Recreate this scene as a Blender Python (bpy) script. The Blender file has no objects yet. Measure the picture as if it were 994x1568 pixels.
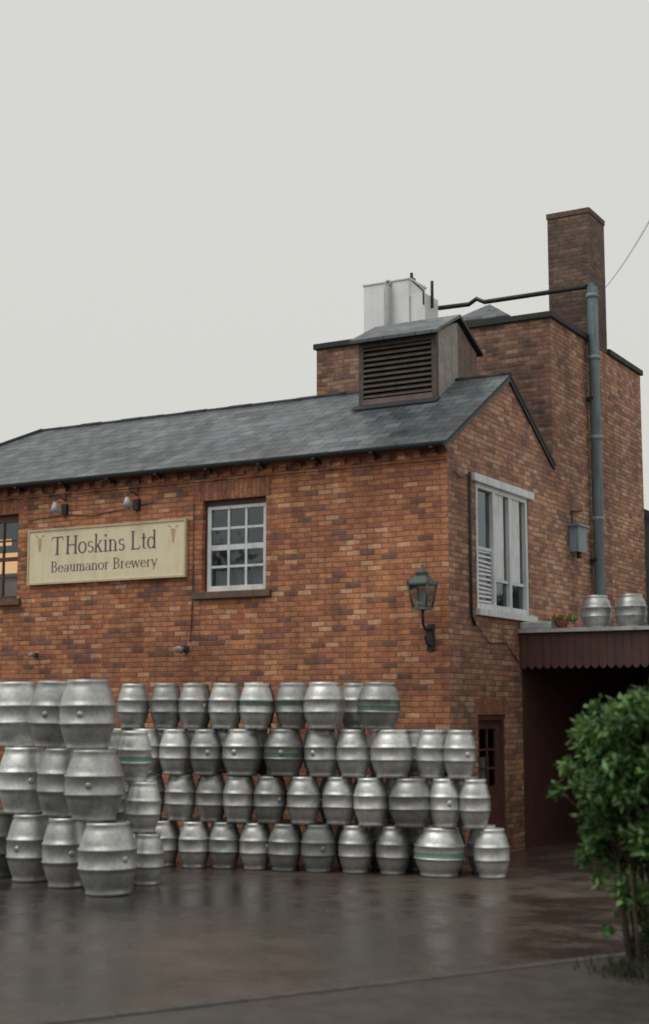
import bpy, math, random, bmesh
from mathutils import Vector, Matrix
random.seed(7)
scene=bpy.context.scene
COL=scene.collection

# ------------------------------------------------------------------ node helpers
def new_mat(name):
    m=bpy.data.materials.new(name); m.use_nodes=True
    nt=m.node_tree
    return m,nt,nt.nodes['Principled BSDF']
def N(nt,t,**kw):
    n=nt.nodes.new(t)
    for k,v in kw.items(): setattr(n,k,v)
    return n
def val(nt,sock,v):
    if isinstance(v,bpy.types.NodeSocket): nt.links.new(v,sock)
    else: sock.default_value=v
def M(nt,op,a,b=0.0,c=None):
    n=N(nt,'ShaderNodeMath',operation=op)
    val(nt,n.inputs[0],a); val(nt,n.inputs[1],b)
    if c is not None: val(nt,n.inputs[2],c)
    return n.outputs[0]
def MIX(nt,fac,a,b,mode='MIX'):
    n=N(nt,'ShaderNodeMix',data_type='RGBA',blend_type=mode)
    val(nt,n.inputs[0],fac); val(nt,n.inputs[6],a); val(nt,n.inputs[7],b)
    return n.outputs[2]
def NOISE(nt,vec,scale,detail=4,rough=.55):
    n=N(nt,'ShaderNodeTexNoise'); n.inputs['Scale'].default_value=scale
    n.inputs['Detail'].default_value=detail; n.inputs['Roughness'].default_value=rough
    if vec is not None: nt.links.new(vec,n.inputs['Vector'])
    return n.outputs['Fac']
def RAMP(nt,fac,stops,interp='LINEAR'):
    n=N(nt,'ShaderNodeValToRGB'); cr=n.color_ramp; cr.interpolation=interp
    while len(cr.elements)<len(stops): cr.elements.new(.5)
    for e,(p,c) in zip(cr.elements,stops):
        e.position=p; e.color=(c[0],c[1],c[2],1)
    nt.links.new(fac,n.inputs[0]); return n.outputs[0]
def MR(nt,v,a,b,c,d,smooth=False):
    n=N(nt,'ShaderNodeMapRange'); n.clamp=True
    if smooth: n.interpolation_type='SMOOTHSTEP'
    nt.links.new(v,n.inputs[0])
    for i,x in enumerate((a,b,c,d)): n.inputs[i+1].default_value=x
    return n.outputs[0]
def BUMP(nt,bs,h,strength,dist):
    n=N(nt,'ShaderNodeBump'); n.inputs['Strength'].default_value=strength; n.inputs['Distance'].default_value=dist
    nt.links.new(h,n.inputs['Height']); nt.links.new(n.outputs[0],bs.inputs['Normal'])
def COMB(nt,x,y,z=0.0):
    n=N(nt,'ShaderNodeCombineXYZ'); val(nt,n.inputs[0],x);val(nt,n.inputs[1],y);val(nt,n.inputs[2],z); return n.outputs[0]
def XYZ(nt):
    g=N(nt,'ShaderNodeTexCoord'); s=N(nt,'ShaderNodeSeparateXYZ')
    nt.links.new(g.outputs['Object'],s.inputs[0])
    return g.outputs['Object'],s.outputs[0],s.outputs[1],s.outputs[2]
def c4(c): return (c[0],c[1],c[2],1)

def cells(nt,u,v,bw,rh,mortar,offs=.5):
    row=M(nt,'FLOOR',M(nt,'DIVIDE',v,rh))
    par=M(nt,'ABSOLUTE',M(nt,'MODULO',row,2.0))
    uu=M(nt,'ADD',M(nt,'DIVIDE',u,bw),M(nt,'MULTIPLY',par,offs))
    col=M(nt,'FLOOR',uu)
    fu=M(nt,'FRACT',uu); fv=M(nt,'FRACT',M(nt,'DIVIDE',v,rh))
    eu=M(nt,'MULTIPLY',M(nt,'MINIMUM',fu,M(nt,'SUBTRACT',1.0,fu)),bw)
    ev=M(nt,'MULTIPLY',M(nt,'MINIMUM',fv,M(nt,'SUBTRACT',1.0,fv)),rh)
    e=M(nt,'MINIMUM',eu,ev)
    mask=MR(nt,e,mortar*.35,mortar*.8,0,1,True)
    wn=N(nt,'ShaderNodeTexWhiteNoise',noise_dimensions='2D')
    nt.links.new(COMB(nt,col,row),wn.inputs['Vector'])
    return mask,wn.outputs['Value'],fv

def brick_mat(name,pal,mortar=(.20,.15,.115),bw=.225,rh=.075,soldier=False,dark=1.0,squeeze=.45):
    m,nt,bs=new_mat(name)
    mean=[sum(p[i] for p in pal)/len(pal) for i in range(3)]
    pal=[[mean[i]+(p[i]-mean[i])*squeeze for i in range(3)] for p in pal]
    co,x,y,z=XYZ(nt)
    wob=M(nt,'MULTIPLY',M(nt,'SUBTRACT',NOISE(nt,co,3.0,2),.5),.03)
    u=M(nt,'ADD',M(nt,'ADD',x,y),wob); v=M(nt,'ADD',M(nt,'ADD',z,wob),50.0)
    if soldier: u,v=v,u
    mask,rnd,fv=cells(nt,u,v,bw,rh,.013)
    k=len(pal)
    col=RAMP(nt,rnd,[(i/k,pal[i]) for i in range(k)],'CONSTANT')
    fine=NOISE(nt,co,40,3,.6); mid=NOISE(nt,co,9,4,.65)
    col=MIX(nt,.4,col,RAMP(nt,fine,[(.3,(.4,.35,.35)),(.7,(1.5,1.5,1.5))]),'MULTIPLY')
    col=MIX(nt,.8,col,RAMP(nt,mid,[(.3,(.58,.55,.56)),(.5,(1,1,1)),(.7,(1.35,1.4,1.5))]),'MULTIPLY')
    mcol=MIX(nt,NOISE(nt,co,1.7,4),c4([c*.5 for c in mortar]),c4([c*1.5 for c in mortar]))
    mfac=M(nt,'MAXIMUM',mask,MR(nt,NOISE(nt,co,1.3,3),.42,.65,.0,.6))
    col=MIX(nt,mfac,mcol,col)
    big=NOISE(nt,co,.55,5,.62)
    col=MIX(nt,1.0,col,RAMP(nt,big,[(.30,(.60*dark,.57*dark,.60*dark)),(.5,(1*dark,.99*dark,.98*dark)),(.72,(1.25*dark,1.27*dark,1.25*dark))]),'MULTIPLY')
    streak=NOISE(nt,COMB(nt,M(nt,'MULTIPLY',M(nt,'ADD',x,y),3.2),M(nt,'MULTIPLY',z,.35)),1.0,4,.6)
    col=MIX(nt,.7,col,RAMP(nt,streak,[(.33,(.58,.56,.58)),(.55,(1.05,1.03,1.0))]),'MULTIPLY')
    damp=M(nt,'ADD',z,M(nt,'MULTIPLY',M(nt,'SUBTRACT',NOISE(nt,co,1.2,4),.5),2.0))
    damp=MR(nt,damp,0.5,3.2,.65,1.0)
    col=MIX(nt,1.0,col,COMB(nt,damp,damp,damp),'MULTIPLY')
    eff=MR(nt,NOISE(nt,co,1.9,7,.75),.60,.74,0,.3)
    col=MIX(nt,eff,col,(.45,.37,.31,1))
    nt.links.new(col,bs.inputs['Base Color'])
    bs.inputs['Roughness'].default_value=.82
    h=M(nt,'ADD',mask,M(nt,'MULTIPLY',fine,.5))
    h=M(nt,'ADD',h,M(nt,'MULTIPLY',rnd,.35))
    BUMP(nt,bs,h,.8,.012)
    return m
def up(P,g): return [tuple(min(.8,c*k) for c,k in zip(p,g)) for p in P]
PAL=[(.42,.185,.088),(.37,.15,.072),(.46,.215,.10),(.33,.125,.062),(.40,.17,.080),(.24,.10,.066),(.52,.30,.18),(.36,.15,.075),(.43,.195,.092),(.30,.12,.066),(.16,.085,.066),(.41,.17,.08)]
BR=brick_mat('brick_orange',up(PAL,(1.30,1.22,1.16)),squeeze=.92)
PAL2=[(.25,.14,.095),(.20,.11,.08),(.30,.175,.115),(.16,.09,.07),(.23,.125,.085),(.13,.075,.062),(.28,.15,.10),(.34,.21,.14)]
BR2=brick_mat('brick_weathered',up(PAL2,(1.1,1.07,1.05)),squeeze=1.0,dark=.95)
PALG=[(.40,.21,.125),(.35,.175,.10),(.44,.245,.15),(.31,.145,.09),(.38,.19,.115),(.25,.13,.09),(.47,.30,.20),(.20,.115,.085)]
BRG=brick_mat('brick_gable',up(PALG,(1.2,1.17,1.15)),squeeze=.9)
PALC=[(.14,.09,.068),(.12,.078,.058),(.18,.118,.085),(.10,.065,.052),(.15,.098,.072)]
BRC=brick_mat('brick_sooty',PALC,mortar=(.12,.09,.07),squeeze=.9)
BRS=brick_mat('brick_soldier',[(.38,.14,.07),(.43,.17,.085),(.31,.11,.06),(.40,.155,.075)],soldier=True,squeeze=1)

def slate_mat():
    m,nt,bs=new_mat('roof_slate')
    co,x,y,z=XYZ(nt)
    u=M(nt,'ADD',x,60.0); v=M(nt,'ADD',M(nt,'MULTIPLY',y,1.17),40.0)
    wob=M(nt,'MULTIPLY',M(nt,'SUBTRACT',NOISE(nt,co,2.0,2),.5),.03)
    v=M(nt,'ADD',v,wob)
    mask,rnd,fv=cells(nt,u,v,.27,.20,.012)
    col=RAMP(nt,rnd,[(0,(.066,.076,.086)),(.25,(.082,.096,.108)),(.5,(.072,.08,.088)),(.7,(.095,.11,.126)),(.88,(.056,.062,.068)),(.95,(.12,.134,.146))],'CONSTANT')
    col=MIX(nt,mask,(.022,.024,.026,1),col)
    big=NOISE(nt,co,.7,5,.65)
    col=MIX(nt,1,col,RAMP(nt,big,[(.3,(.62,.64,.63)),(.55,(1.05,1.07,1.08)),(.75,(1.5,1.55,1.58))]),'MULTIPLY')
    lich=MR(nt,NOISE(nt,co,5,5,.7),.58,.72,0,.55)
    col=MIX(nt,lich,col,(.14,.145,.105,1))
    nt.links.new(col,bs.inputs['Base Color'])
    nt.links.new(MR(nt,NOISE(nt,co,3,3),.35,.65,.26,.55),bs.inputs['Roughness'])
    h=M(nt,'ADD',M(nt,'MULTIPLY',mask,.5),M(nt,'ADD',M(nt,'MULTIPLY',rnd,.5),M(nt,'SUBTRACT',1.0,fv)))
    BUMP(nt,bs,h,.9,.012)
    return m
SLATE=slate_mat()

def simple(name,col,rough=.6,metal=0.0,var=.25,scale=6,bump=.0):
    m,nt,bs=new_mat(name)
    co,x,y,z=XYZ(nt)
    n=NOISE(nt,co,scale,5,.65)
    lo=[c*(1-var) for c in col]; hi=[min(1,c*(1+var)) for c in col]
    nt.links.new(RAMP(nt,n,[(.3,lo),(.7,hi)]),bs.inputs['Base Color'])
    bs.inputs['Roughness'].default_value=rough; bs.inputs['Metallic'].default_value=metal
    if bump: BUMP(nt,bs,NOISE(nt,co,scale*6,4),bump,.01)
    return m
def streaky(name,col,dirt,amt=.6,rough=.55):
    m,nt,bs=new_mat(name)
    co,x,y,z=XYZ(nt)
    s=NOISE(nt,COMB(nt,M(nt,'MULTIPLY',M(nt,'ADD',x,y),9.0),M(nt,'MULTIPLY',z,1.2)),1.0,5,.65)
    p=NOISE(nt,co,3.0,5,.65)
    f=M(nt,'MULTIPLY',MR(nt,M(nt,'ADD',M(nt,'MULTIPLY',s,.6),M(nt,'MULTIPLY',p,.4)),.44,.64,0,1,True),amt)
    nt.links.new(MIX(nt,f,c4(col),c4(dirt)),bs.inputs['Base Color']); bs.inputs['Roughness'].default_value=rough
    return m
BLACK=simple('black_felt',(.025,.025,.028),.7)
IRON=simple('gutter_iron',(.028,.028,.031),.45,.2)
WHITEP=streaky('white_paint',(.72,.75,.76),(.38,.38,.35),.5,.5)
GREYP=streaky('pale_blue_pipe',(.21,.285,.32),(.13,.14,.14),.7,.5)
CREAM=streaky('sign_cream',(.82,.73,.50),(.60,.51,.33),.4)
CREAMF=simple('sign_frame',(.58,.49,.33),.6,0,.15,8)
INK=simple('sign_ink',(.13,.075,.11),.6,0,.2,12)
GOLD=simple('sign_ochre',(.52,.38,.19),.6,0,.2)
MAROON=streaky('maroon_paint',(.10,.044,.038),(.05,.033,.03),.8,.55)
MAROOND=simple('door_brown',(.10,.042,.033),.5,0,.3,8)
STONE=simple('sill_brown',(.14,.09,.07),.75,0,.3,10,.3)
LEAD=simple('lead_flashing',(.42,.44,.44),.5,.1,.3,7)
TANK=streaky('tank_white',(.84,.86,.87),(.60,.61,.61),.4,.5)
TANKP=simple('tank_pipe_grey',(.42,.44,.45),.5,0,.14,4)
WOODP=simple('weathered_boards',(.18,.13,.11),.75,0,.3,7,.4)
LOUV=simple('louvre_timber',(.09,.072,.06),.75,0,.35,9)
LOUVB=simple('louvre_backing',(.04,.033,.03),.8,0,.3,9)
BOARD=simple('pale_boarding',(.34,.31,.28),.7,0,.25,8)
VERD=simple('lamp_green_metal',(.07,.095,.085),.5,.3,.3,20)
CONCR=simple('concrete',(.062,.056,.050),.6,0,.4,6,.3)
SHEDW=simple('shed_render',(.10,.125,.12),.8,0,.15,4)
REDF=simple('red_petal',(.40,.02,.02),.6)
DARKIN=simple('dark_interior',(.05,.048,.046),.9)
CURT=simple('net_curtain',(.68,.70,.72),.9,0,.1,12)
BARK=simple('bark',(.10,.07,.05),.85,0,.4,25,.5)

def glass_mat():
    m=bpy.data.materials.new('window_glass'); m.use_nodes=True; nt=m.node_tree; nt.nodes.clear()
    o=N(nt,'ShaderNodeOutputMaterial'); mx=N(nt,'ShaderNodeMixShader')
    t=N(nt,'ShaderNodeBsdfTransparent'); t.inputs[0].default_value=(.75,.8,.82,1)
    g=N(nt,'ShaderNodeBsdfGlossy'); g.inputs['Roughness'].default_value=.06; g.inputs[0].default_value=(.85,.95,1,1)
    co=N(nt,'ShaderNodeTexCoord'); b=N(nt,'ShaderNodeBump'); b.inputs['Strength'].default_value=.25; b.inputs['Distance'].default_value=.02
    nt.links.new(NOISE(nt,co.outputs['Object'],3.0,2),b.inputs['Height']); nt.links.new(b.outputs[0],g.inputs['Normal'])
    f=N(nt,'ShaderNodeLayerWeight'); f.inputs[0].default_value=.35
    a=M(nt,'ADD',M(nt,'MULTIPLY',f.outputs['Fresnel'],1.0),.07)
    nt.links.new(a,mx.inputs[0]); nt.links.new(t.outputs[0],mx.inputs[1]); nt.links.new(g.outputs[0],mx.inputs[2])
    nt.links.new(mx.outputs[0],o.inputs[0]); return m
GLASS=glass_mat()
def emit(name,c,s):
    m=bpy.data.materials.new(name); m.use_nodes=True; nt=m.node_tree; nt.nodes.clear()
    o=N(nt,'ShaderNodeOutputMaterial'); e=N(nt,'ShaderNodeEmission'); e.inputs[0].default_value=c4(c); e.inputs[1].default_value=s
    nt.links.new(e.outputs[0],o.inputs[0]); return m
WARM=emit('warm_lamp',(1,.50,.20),.95)

def keg_mat(name,col,metal,rough):
    m,nt,bs=new_mat(name)
    co,x,y,z=XYZ(nt)
    oi=N(nt,'ShaderNodeObjectInfo')
    off=N(nt,'ShaderNodeVectorMath',operation='ADD')
    nt.links.new(co,off.inputs[0])
    nt.links.new(COMB(nt,M(nt,'MULTIPLY',oi.outputs['Random'],37.0),M(nt,'MULTIPLY',oi.outputs['Random'],11.0)),off.inputs[1])
    n=NOISE(nt,off.outputs[0],4,4,.6); n2=NOISE(nt,off.outputs[0],22,4,.6)
    c=RAMP(nt,n,[(.3,[v*.68 for v in col]),(.5,[v*.92 for v in col]),(.7,[min(1,v*1.08) for v in col])])
    c=MIX(nt,.35,c,RAMP(nt,n2,[(.35,(.5,.48,.45)),(.6,(1,1,1))]),'MULTIPLY')
    rv=MR(nt,oi.outputs['Random'],0,1,.5,1.12)
    c=MIX(nt,1,c,COMB(nt,rv,rv,rv),'MULTIPLY')
    nt.links.new(c,bs.inputs['Base Color'])
    bs.inputs['Metallic'].default_value=metal
    nt.links.new(MR(nt,n,.3,.7,rough+.10,rough-.06),bs.inputs['Roughness'])
    BUMP(nt,bs,n2,.15,.01)
    return m
ALU=keg_mat('keg_aluminium',(.70,.71,.70),.82,.46)
ALUD=keg_mat('keg_dull_grey',(.30,.31,.31),.5,.55)
KGREEN=keg_mat('keg_green_band',(.17,.30,.24),.4,.55)
KWHITE=keg_mat('keg_white_band',(.74,.75,.73),.5,.5)

def ground_mat():
    m,nt,bs=new_mat('wet_tarmac')
    co,x,y,z=XYZ(nt)
    big=NOISE(nt,co,.28,5,.6); mid=NOISE(nt,co,1.6,5,.65); fine=NOISE(nt,co,60,3,.7)
    c=RAMP(nt,big,[(.3,(.036,.029,.025)),(.5,(.066,.051,.042)),(.7,(.10,.079,.066))])
    c=MIX(nt,.6,c,RAMP(nt,mid,[(.3,(.6,.6,.6)),(.7,(1.35,1.3,1.25))]),'MULTIPLY')
    c=MIX(nt,.5,c,RAMP(nt,fine,[(.3,(.5,.5,.5)),(.7,(1.5,1.5,1.5))]),'MULTIPLY')
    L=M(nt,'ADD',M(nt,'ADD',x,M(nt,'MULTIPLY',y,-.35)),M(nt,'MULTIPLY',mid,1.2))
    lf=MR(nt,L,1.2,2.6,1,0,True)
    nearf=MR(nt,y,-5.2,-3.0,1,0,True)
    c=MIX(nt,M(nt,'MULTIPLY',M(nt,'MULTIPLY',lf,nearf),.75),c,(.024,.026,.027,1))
    nt.links.new(c,bs.inputs['Base Color'])
    wet=M(nt,'ADD',M(nt,'MULTIPLY',big,.5),M(nt,'MULTIPLY',mid,.5))
    nt.links.new(MR(nt,wet,.42,.62,.17,.55,True),bs.inputs['Roughness'])
    bs.inputs['Specular IOR Level'].default_value=.45
    BUMP(nt,bs,M(nt,'ADD',M(nt,'MULTIPLY',fine,.4),mid),.3,.012)
    return m
TARMAC=ground_mat()

def leaf_mat(name,a,b):
    m,nt,bs=new_mat(name)
    co,x,y,z=XYZ(nt)
    n=NOISE(nt,co,5,3); g=N(nt,'ShaderNodeNewGeometry')
    c=MIX(nt,MR(nt,n,.35,.65,0,1),c4(a),c4(b))
    rv=MR(nt,g.outputs['Random Per Island'],0,1,.5,1.6)
    c=MIX(nt,1,c,COMB(nt,rv,rv,rv),'MULTIPLY')
    nt.links.new(c,bs.inputs['Base Color']); bs.inputs['Roughness'].default_value=.45
    t=N(nt,'ShaderNodeBsdfTranslucent'); nt.links.new(c,t.inputs[0])
    mx=N(nt,'ShaderNodeMixShader'); mx.inputs[0].default_value=.3
    o=nt.nodes['Material Output']
    nt.links.new(bs.outputs[0],mx.inputs[1]); nt.links.new(t.outputs[0],mx.inputs[2]); nt.links.new(mx.outputs[0],o.inputs[0])
    return m
LEAF=leaf_mat('leaves',(.045,.12,.035),(.16,.29,.09))
GRASS=leaf_mat('grass_blades',(.03,.045,.02),(.07,.07,.04))

# ------------------------------------------------------------------ mesh builder
class MB:
    def __init__(s,mats,T=None):
        s.v=[];s.f=[];s.m=[];s.mats=mats;s.T=T or (lambda a,b,c:(a,b,c)); s.sm=[]
    def add(s,vs,fs,mat=0,smooth=False):
        o=len(s.v); s.v+= [s.T(*p) for p in vs]
        for f in fs: s.f.append([i+o for i in f]); s.m.append(mat); s.sm.append(smooth)
    def box(s,x0,x1,y0,y1,z0,z1,mat=0):
        p=[(x0,y0,z0),(x1,y0,z0),(x1,y1,z0),(x0,y1,z0),(x0,y0,z1),(x1,y0,z1),(x1,y1,z1),(x0,y1,z1)]
        s.add(p,[(0,3,2,1),(4,5,6,7),(0,1,5,4),(1,2,6,5),(2,3,7,6),(3,0,4,7)],mat)
    def poly(s,pts,mat=0): s.add(pts,[tuple(range(len(pts)))],mat)
    def prism(s,pts,d,mat=0,mat2=None):
        n=len(pts); q=[(p[0]+d[0],p[1]+d[1],p[2]+d[2]) for p in pts]
        s.add(list(pts)+q,[tuple(range(n))],mat)
        s.add(list(pts)+q,[tuple(range(2*n-1,n-1,-1))]+[(i,i+n,(i+1)%n+n,(i+1)%n) for i in range(n)],mat if mat2 is None else mat2)
    def tube(s,pts,r,seg=10,mat=0,r2=None):
        pts=[Vector(p) for p in pts]; n=len(pts); vs=[];fs=[]
        up=Vector((0,0,1))
        for i,p in enumerate(pts):
            t=(pts[min(i+1,n-1)]-pts[max(i-1,0)]).normalized()
            a=t.cross(up)
            if a.length<.1: a=t.cross(Vector((0,1,0)))
            a.normalize(); b=t.cross(a)
            rr=r if r2 is None else r+(r2-r)*i/(n-1)
            for k in range(seg):
                an=2*math.pi*k/seg; vs.append(tuple(p+a*math.cos(an)*rr+b*math.sin(an)*rr))
        for i in range(n-1):
            for k in range(seg):
                fs.append((i*seg+k,i*seg+(k+1)%seg,(i+1)*seg+(k+1)%seg,(i+1)*seg+k))
        fs.append(tuple(range(seg))[::-1]); fs.append(tuple((n-1)*seg+k for k in range(seg)))
        s.add(vs,fs,mat,True)
    def lathe(s,prof,c=(0,0,0),seg=28,mat=0,mats=None):
        vs=[];n=len(prof)
        for (r,z) in prof:
            for k in range(seg):
                an=2*math.pi*k/seg; vs.append((c[0]+r*math.cos(an),c[1]+r*math.sin(an),c[2]+z))
        o=len(s.v); s.v+=[s.T(*p) for p in vs]
        for i in range(n-1):
            mm=mat if mats is None else mats[i]
            for k in range(seg):
                s.f.append([o+i*seg+k,o+i*seg+(k+1)%seg,o+(i+1)*seg+(k+1)%seg,o+(i+1)*seg+k]); s.m.append(mm); s.sm.append(True)
    def mesh(s,name):
        me=bpy.data.meshes.new(name); me.from_pydata(s.v,[],s.f)
        for mt in s.mats: me.materials.append(mt)
        for p,mi,sm in zip(me.polygons,s.m,s.sm): p.material_index=mi; p.use_smooth=sm
        me.update(); return me
    def obj(s,name,parent=None,bevel=0):
        ob=bpy.data.objects.new(name,s.mesh(name)); COL.objects.link(ob)
        if parent: ob.parent=parent
        if bevel:
            b=ob.modifiers.new('bevel','BEVEL'); b.width=bevel; b.segments=2; b.limit_method='ANGLE'
        return ob
def empty(name,loc=(0,0,0)):
    e=bpy.data.objects.new(name,None); e.location=loc; COL.objects.link(e); return e
FRONT=lambda u,w,z:(u,w,z)
SIDE=lambda u,w,z:(-w,u,z)

def wall(mb,u0,u1,z0,z1,ops,depth=.12,mat=0):
    us=sorted({u0,u1}|{o[0] for o in ops}|{o[1] for o in ops}); zs=sorted({z0,z1}|{o[2] for o in ops}|{o[3] for o in ops})
    for a,b in zip(us,us[1:]):
        for c,d in zip(zs,zs[1:]):
            cu,cz=(a+b)/2,(c+d)/2
            if any(o[0]<cu<o[1] and o[2]<cz<o[3] for o in ops): continue
            mb.poly([(a,0,c),(b,0,c),(b,0,d),(a,0,d)],mat)
    for a,b,c,d in ops:
        mb.poly([(a,0,c),(a,0,d),(a,depth,d),(a,depth,c)],mat); mb.poly([(b,0,c),(b,0,d),(b,depth,d),(b,depth,c)],mat)
        mb.poly([(a,0,d),(b,0,d),(b,depth,d),(a,depth,d)],mat); mb.poly([(a,0,c),(b,0,c),(b,depth,c),(a,depth,c)],mat)

# ------------------------------------------------------------------ BREWERY
B=empty('brick_brewery_building')
W1=(-4.02,-2.90,3.74,5.11); W2=(-8.72,-7.60,3.78,5.16); GW=(.95,2.93,3.42,5.22); DO=(.91,1.89,0,1.95)
mb=MB([BR],FRONT); wall(mb,-11.3,0,0,5.70,[W1,W2]); mb.obj('front_wall',B)
mb=MB([BRG],SIDE)
wall(mb,0,4.06,0,5.70,[GW,DO])
mb.poly([(0,0,5.70),(4.06,0,5.70),(4.06,0,5.90),(2.21,0,7.0)])
mb.obj('gable_wall',B)
mb=MB([BR2]); mb.poly([(-11.3,0,0),(-11.3,4.42,0),(-11.3,4.42,5.7),(-11.3,0,5.7)]); mb.poly([(-11.3,4.42,0),(-4.39,4.42,0),(-4.39,4.42,5.7),(-11.3,4.42,5.7)]); mb.obj('rear_wall',B)
mb=MB([SLATE,BLACK]); rz=lambda y:5.72+.595*y; zr=rz(2.21)
e0=-.14; hx=-9.06
mb.prism([(-11.42,e0,rz(e0)),(.05,e0,rz(e0)),(.05,2.21,zr),(hx,2.21,zr)],(0,0,-.05),0,1)
mb.prism([(.05,2.211,zr),(.05,4.055,zr-.595*1.845),(-4.39,4.055,zr-.595*1.845),(-4.39,4.56,zr-.595*2.35),(-11.42,4.56,zr-.595*2.35),(hx,2.211,zr)],(0,0,-.05),0,1)
mb.prism([(-11.42,4.559,zr-.595*2.349),(-11.42,e0+.001,rz(e0)),(hx-.002,2.21,zr)],(0,0,-.05),0,1)
mb.obj('slate_roof',B)
mb=MB([LEAD,BLACK])
x=hx
while x<.05:
    x2=min(x+.45,.06); dz=random.uniform(-.012,.006); mb.tube([(x,2.21,zr-.012+dz),(x2-.008,2.21,zr-.012+dz)],.05,8,1); x=x2
mb.tube([(hx,2.21,zr),(-11.42,e0,rz(e0))],.045,8,1)
mb.obj('ridge_tiles',B)
mb=MB([IRON,BR,LEAD])
seg=8;gy=-.17;gz=5.60;gr=.05;L0,L1=-11.4,.04
vs=[];fs=[]
for xx in (L0,L1):
    for r in (gr,gr-.008):
        for k in range(seg+1):
            a=math.pi+math.pi*k/seg; vs.append((xx,gy+r*math.cos(a),gz+r*math.sin(a)))
n=seg+1
for k in range(seg):
    fs.append((k,k+1,2*n+k+1,2*n+k)); fs.append((n+k,n+k+1,3*n+k+1,3*n+k)); fs.append((2*n+k,2*n+k+1,3*n+k+1,3*n+k))
mb.add(vs,fs,0)
x=-11.2
while x<0:
    mb.box(x,x+.03,-.14,.0-.001,gz-.10,gz-.055,0); mb.box(x-.01,x+.04,gy-.06,gy+.06,gz-.065,gz-.04,0); x+=.92
mb.box(-11.3,.0,-.085,-.005,5.615,5.665,0)
mb.obj('gutter',B)
mb=MB([BR]); x=-11.3
mb.box(-11.3,-.001,-.03,-.002,5.40,5.445)
mb.box(-11.3,-.001,-.055,-.002,5.545,5.612)
while x<-.12:
    mb.box(x,x+.12,-.045,-.002,5.447,5.543); x+=.24
mb.obj('dentil_course',B)
mb=MB([IRON,LEAD])
mb.prism([(.003,-.14,rz(-.14)-.05),(.003,2.21,zr-.05),(.003,2.21,zr-.11),(.003,-.14,rz(-.14)-.11)],(.035,0,0))
mb.prism([(.003,2.212,zr-.05),(.003,4.05,zr-.595*1.84-.05),(.003,4.05,zr-.595*1.84-.11),(.003,2.212,zr-.11)],(.035,0,0))
mb.obj('verge_trim',B)
mb=MB([BRS,STONE])
for w in (W1,W2):
    mb.box(w[0]-.08,w[1]+.08,-.006,-.0005,w[3],w[3]+.27,0)
    mb.box(w[0]-.12,w[1]+.1,-.07,.10,w[2]-.10,w[2]-.001,1)
mb.obj('lintels_and_sills',B,.006)
mb=MB([BRS,STONE],SIDE); mb.box(DO[0]-.1,DO[1]+.1,-.006,-.0005,DO[3],DO[3]+.22,0)
mb.obj('door_lintel',B)

def sash(name,w,T,cols,rows,fr=.055,bar=.022,thick_row=None,curtain=None,head=.09,fm=0):
    a,b,c,d=w
    mb=MB([WHITEP,GLASS,MAROOND,CURT,DARKIN],T)
    mb.box(a+.001,b-.001,.085,.16,d-head,d-.001,2)
    mb.box(a+.001,a+.045,.085,.16,c,d-head,2) ; mb.box(b-.035,b-.001,.085,.16,c,d-head,2)
    a+=.045;b-=.035;d-=head
    mb.box(a,a+fr,.08,.14,c,d,fm); mb.box(b-fr,b,.08,.14,c,d,fm)
    mb.box(a+fr,b-fr,.08,.14,c,c+fr*1.5,fm); mb.box(a+fr,b-fr,.08,.14,d-fr*.8,d,fm)
    ia,ib,ic,idd=a+fr,b-fr,c+fr*1.5,d-fr*.8
    for i in range(1,cols):
        x=ia+(ib-ia)*i/cols; mb.box(x-bar/2,x+bar/2,.092,.128,ic,idd,fm)
    for j in range(1,rows):
        z=ic+(idd-ic)*j/rows; t=bar*(2.2 if thick_row==j else 1); mb.box(ia,ib,.094,.126,z-t/2,z+t/2,fm)
    mb.poly([(ia,.11,ic),(ib,.11,ic),(ib,.11,idd),(ia,.11,idd)],1)
    if curtain:
        n=36; z0=ic-.02; z1=ic+(idd-ic)*curtain; vs=[];fs=[]
        for i in range(n+1):
            x=ia+(ib-ia)*i/n; y=.22+.02*math.sin(i*1.9)+.01*math.sin(i*.7)
            vs+= [(x,y,z0),(x,y,z1-.02*math.sin(i*.35))]
        for i in range(n): fs.append((2*i,2*i+2,2*i+3,2*i+1))
        mb.add(vs,fs,3,True)
    mb.obj(name,B)
sash('front_window',W1,FRONT,3,4,.06,.036,2,.22)
sash('side_bay_window',W2,FRONT,3,4,.04,.03,2,None,fm=2)
mb=MB([DARKIN,WARM]); mb.box(-5.2,-1.8,.16,1.8,3.2,5.35); r1=mb.obj('room_lining',B)
mb=MB([DARKIN,WARM,WHITEP]); mb.box(-9.4,-6.9,.17,2.2,3.2,5.4,0); mb.box(-8.75,-7.93,.50,.53,4.26,4.60,1); mb.box(-8.6,-8.15,.42,.46,4.72,4.82,1); mb.box(-9.0,-7.0,1.2,1.3,3.3,4.2,2); r2=mb.obj('lit_room',B)
for ob,yy in ((r1,.16),(r2,.17)):
    bm=bmesh.new(); bm.from_mesh(ob.data)
    kill=[f for f in bm.faces if abs(f.calc_center_median().y-yy)<.002]
    bmesh.ops.delete(bm,geom=kill,context='FACES'); bm.to_mesh(ob.data); bm.free()

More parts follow.
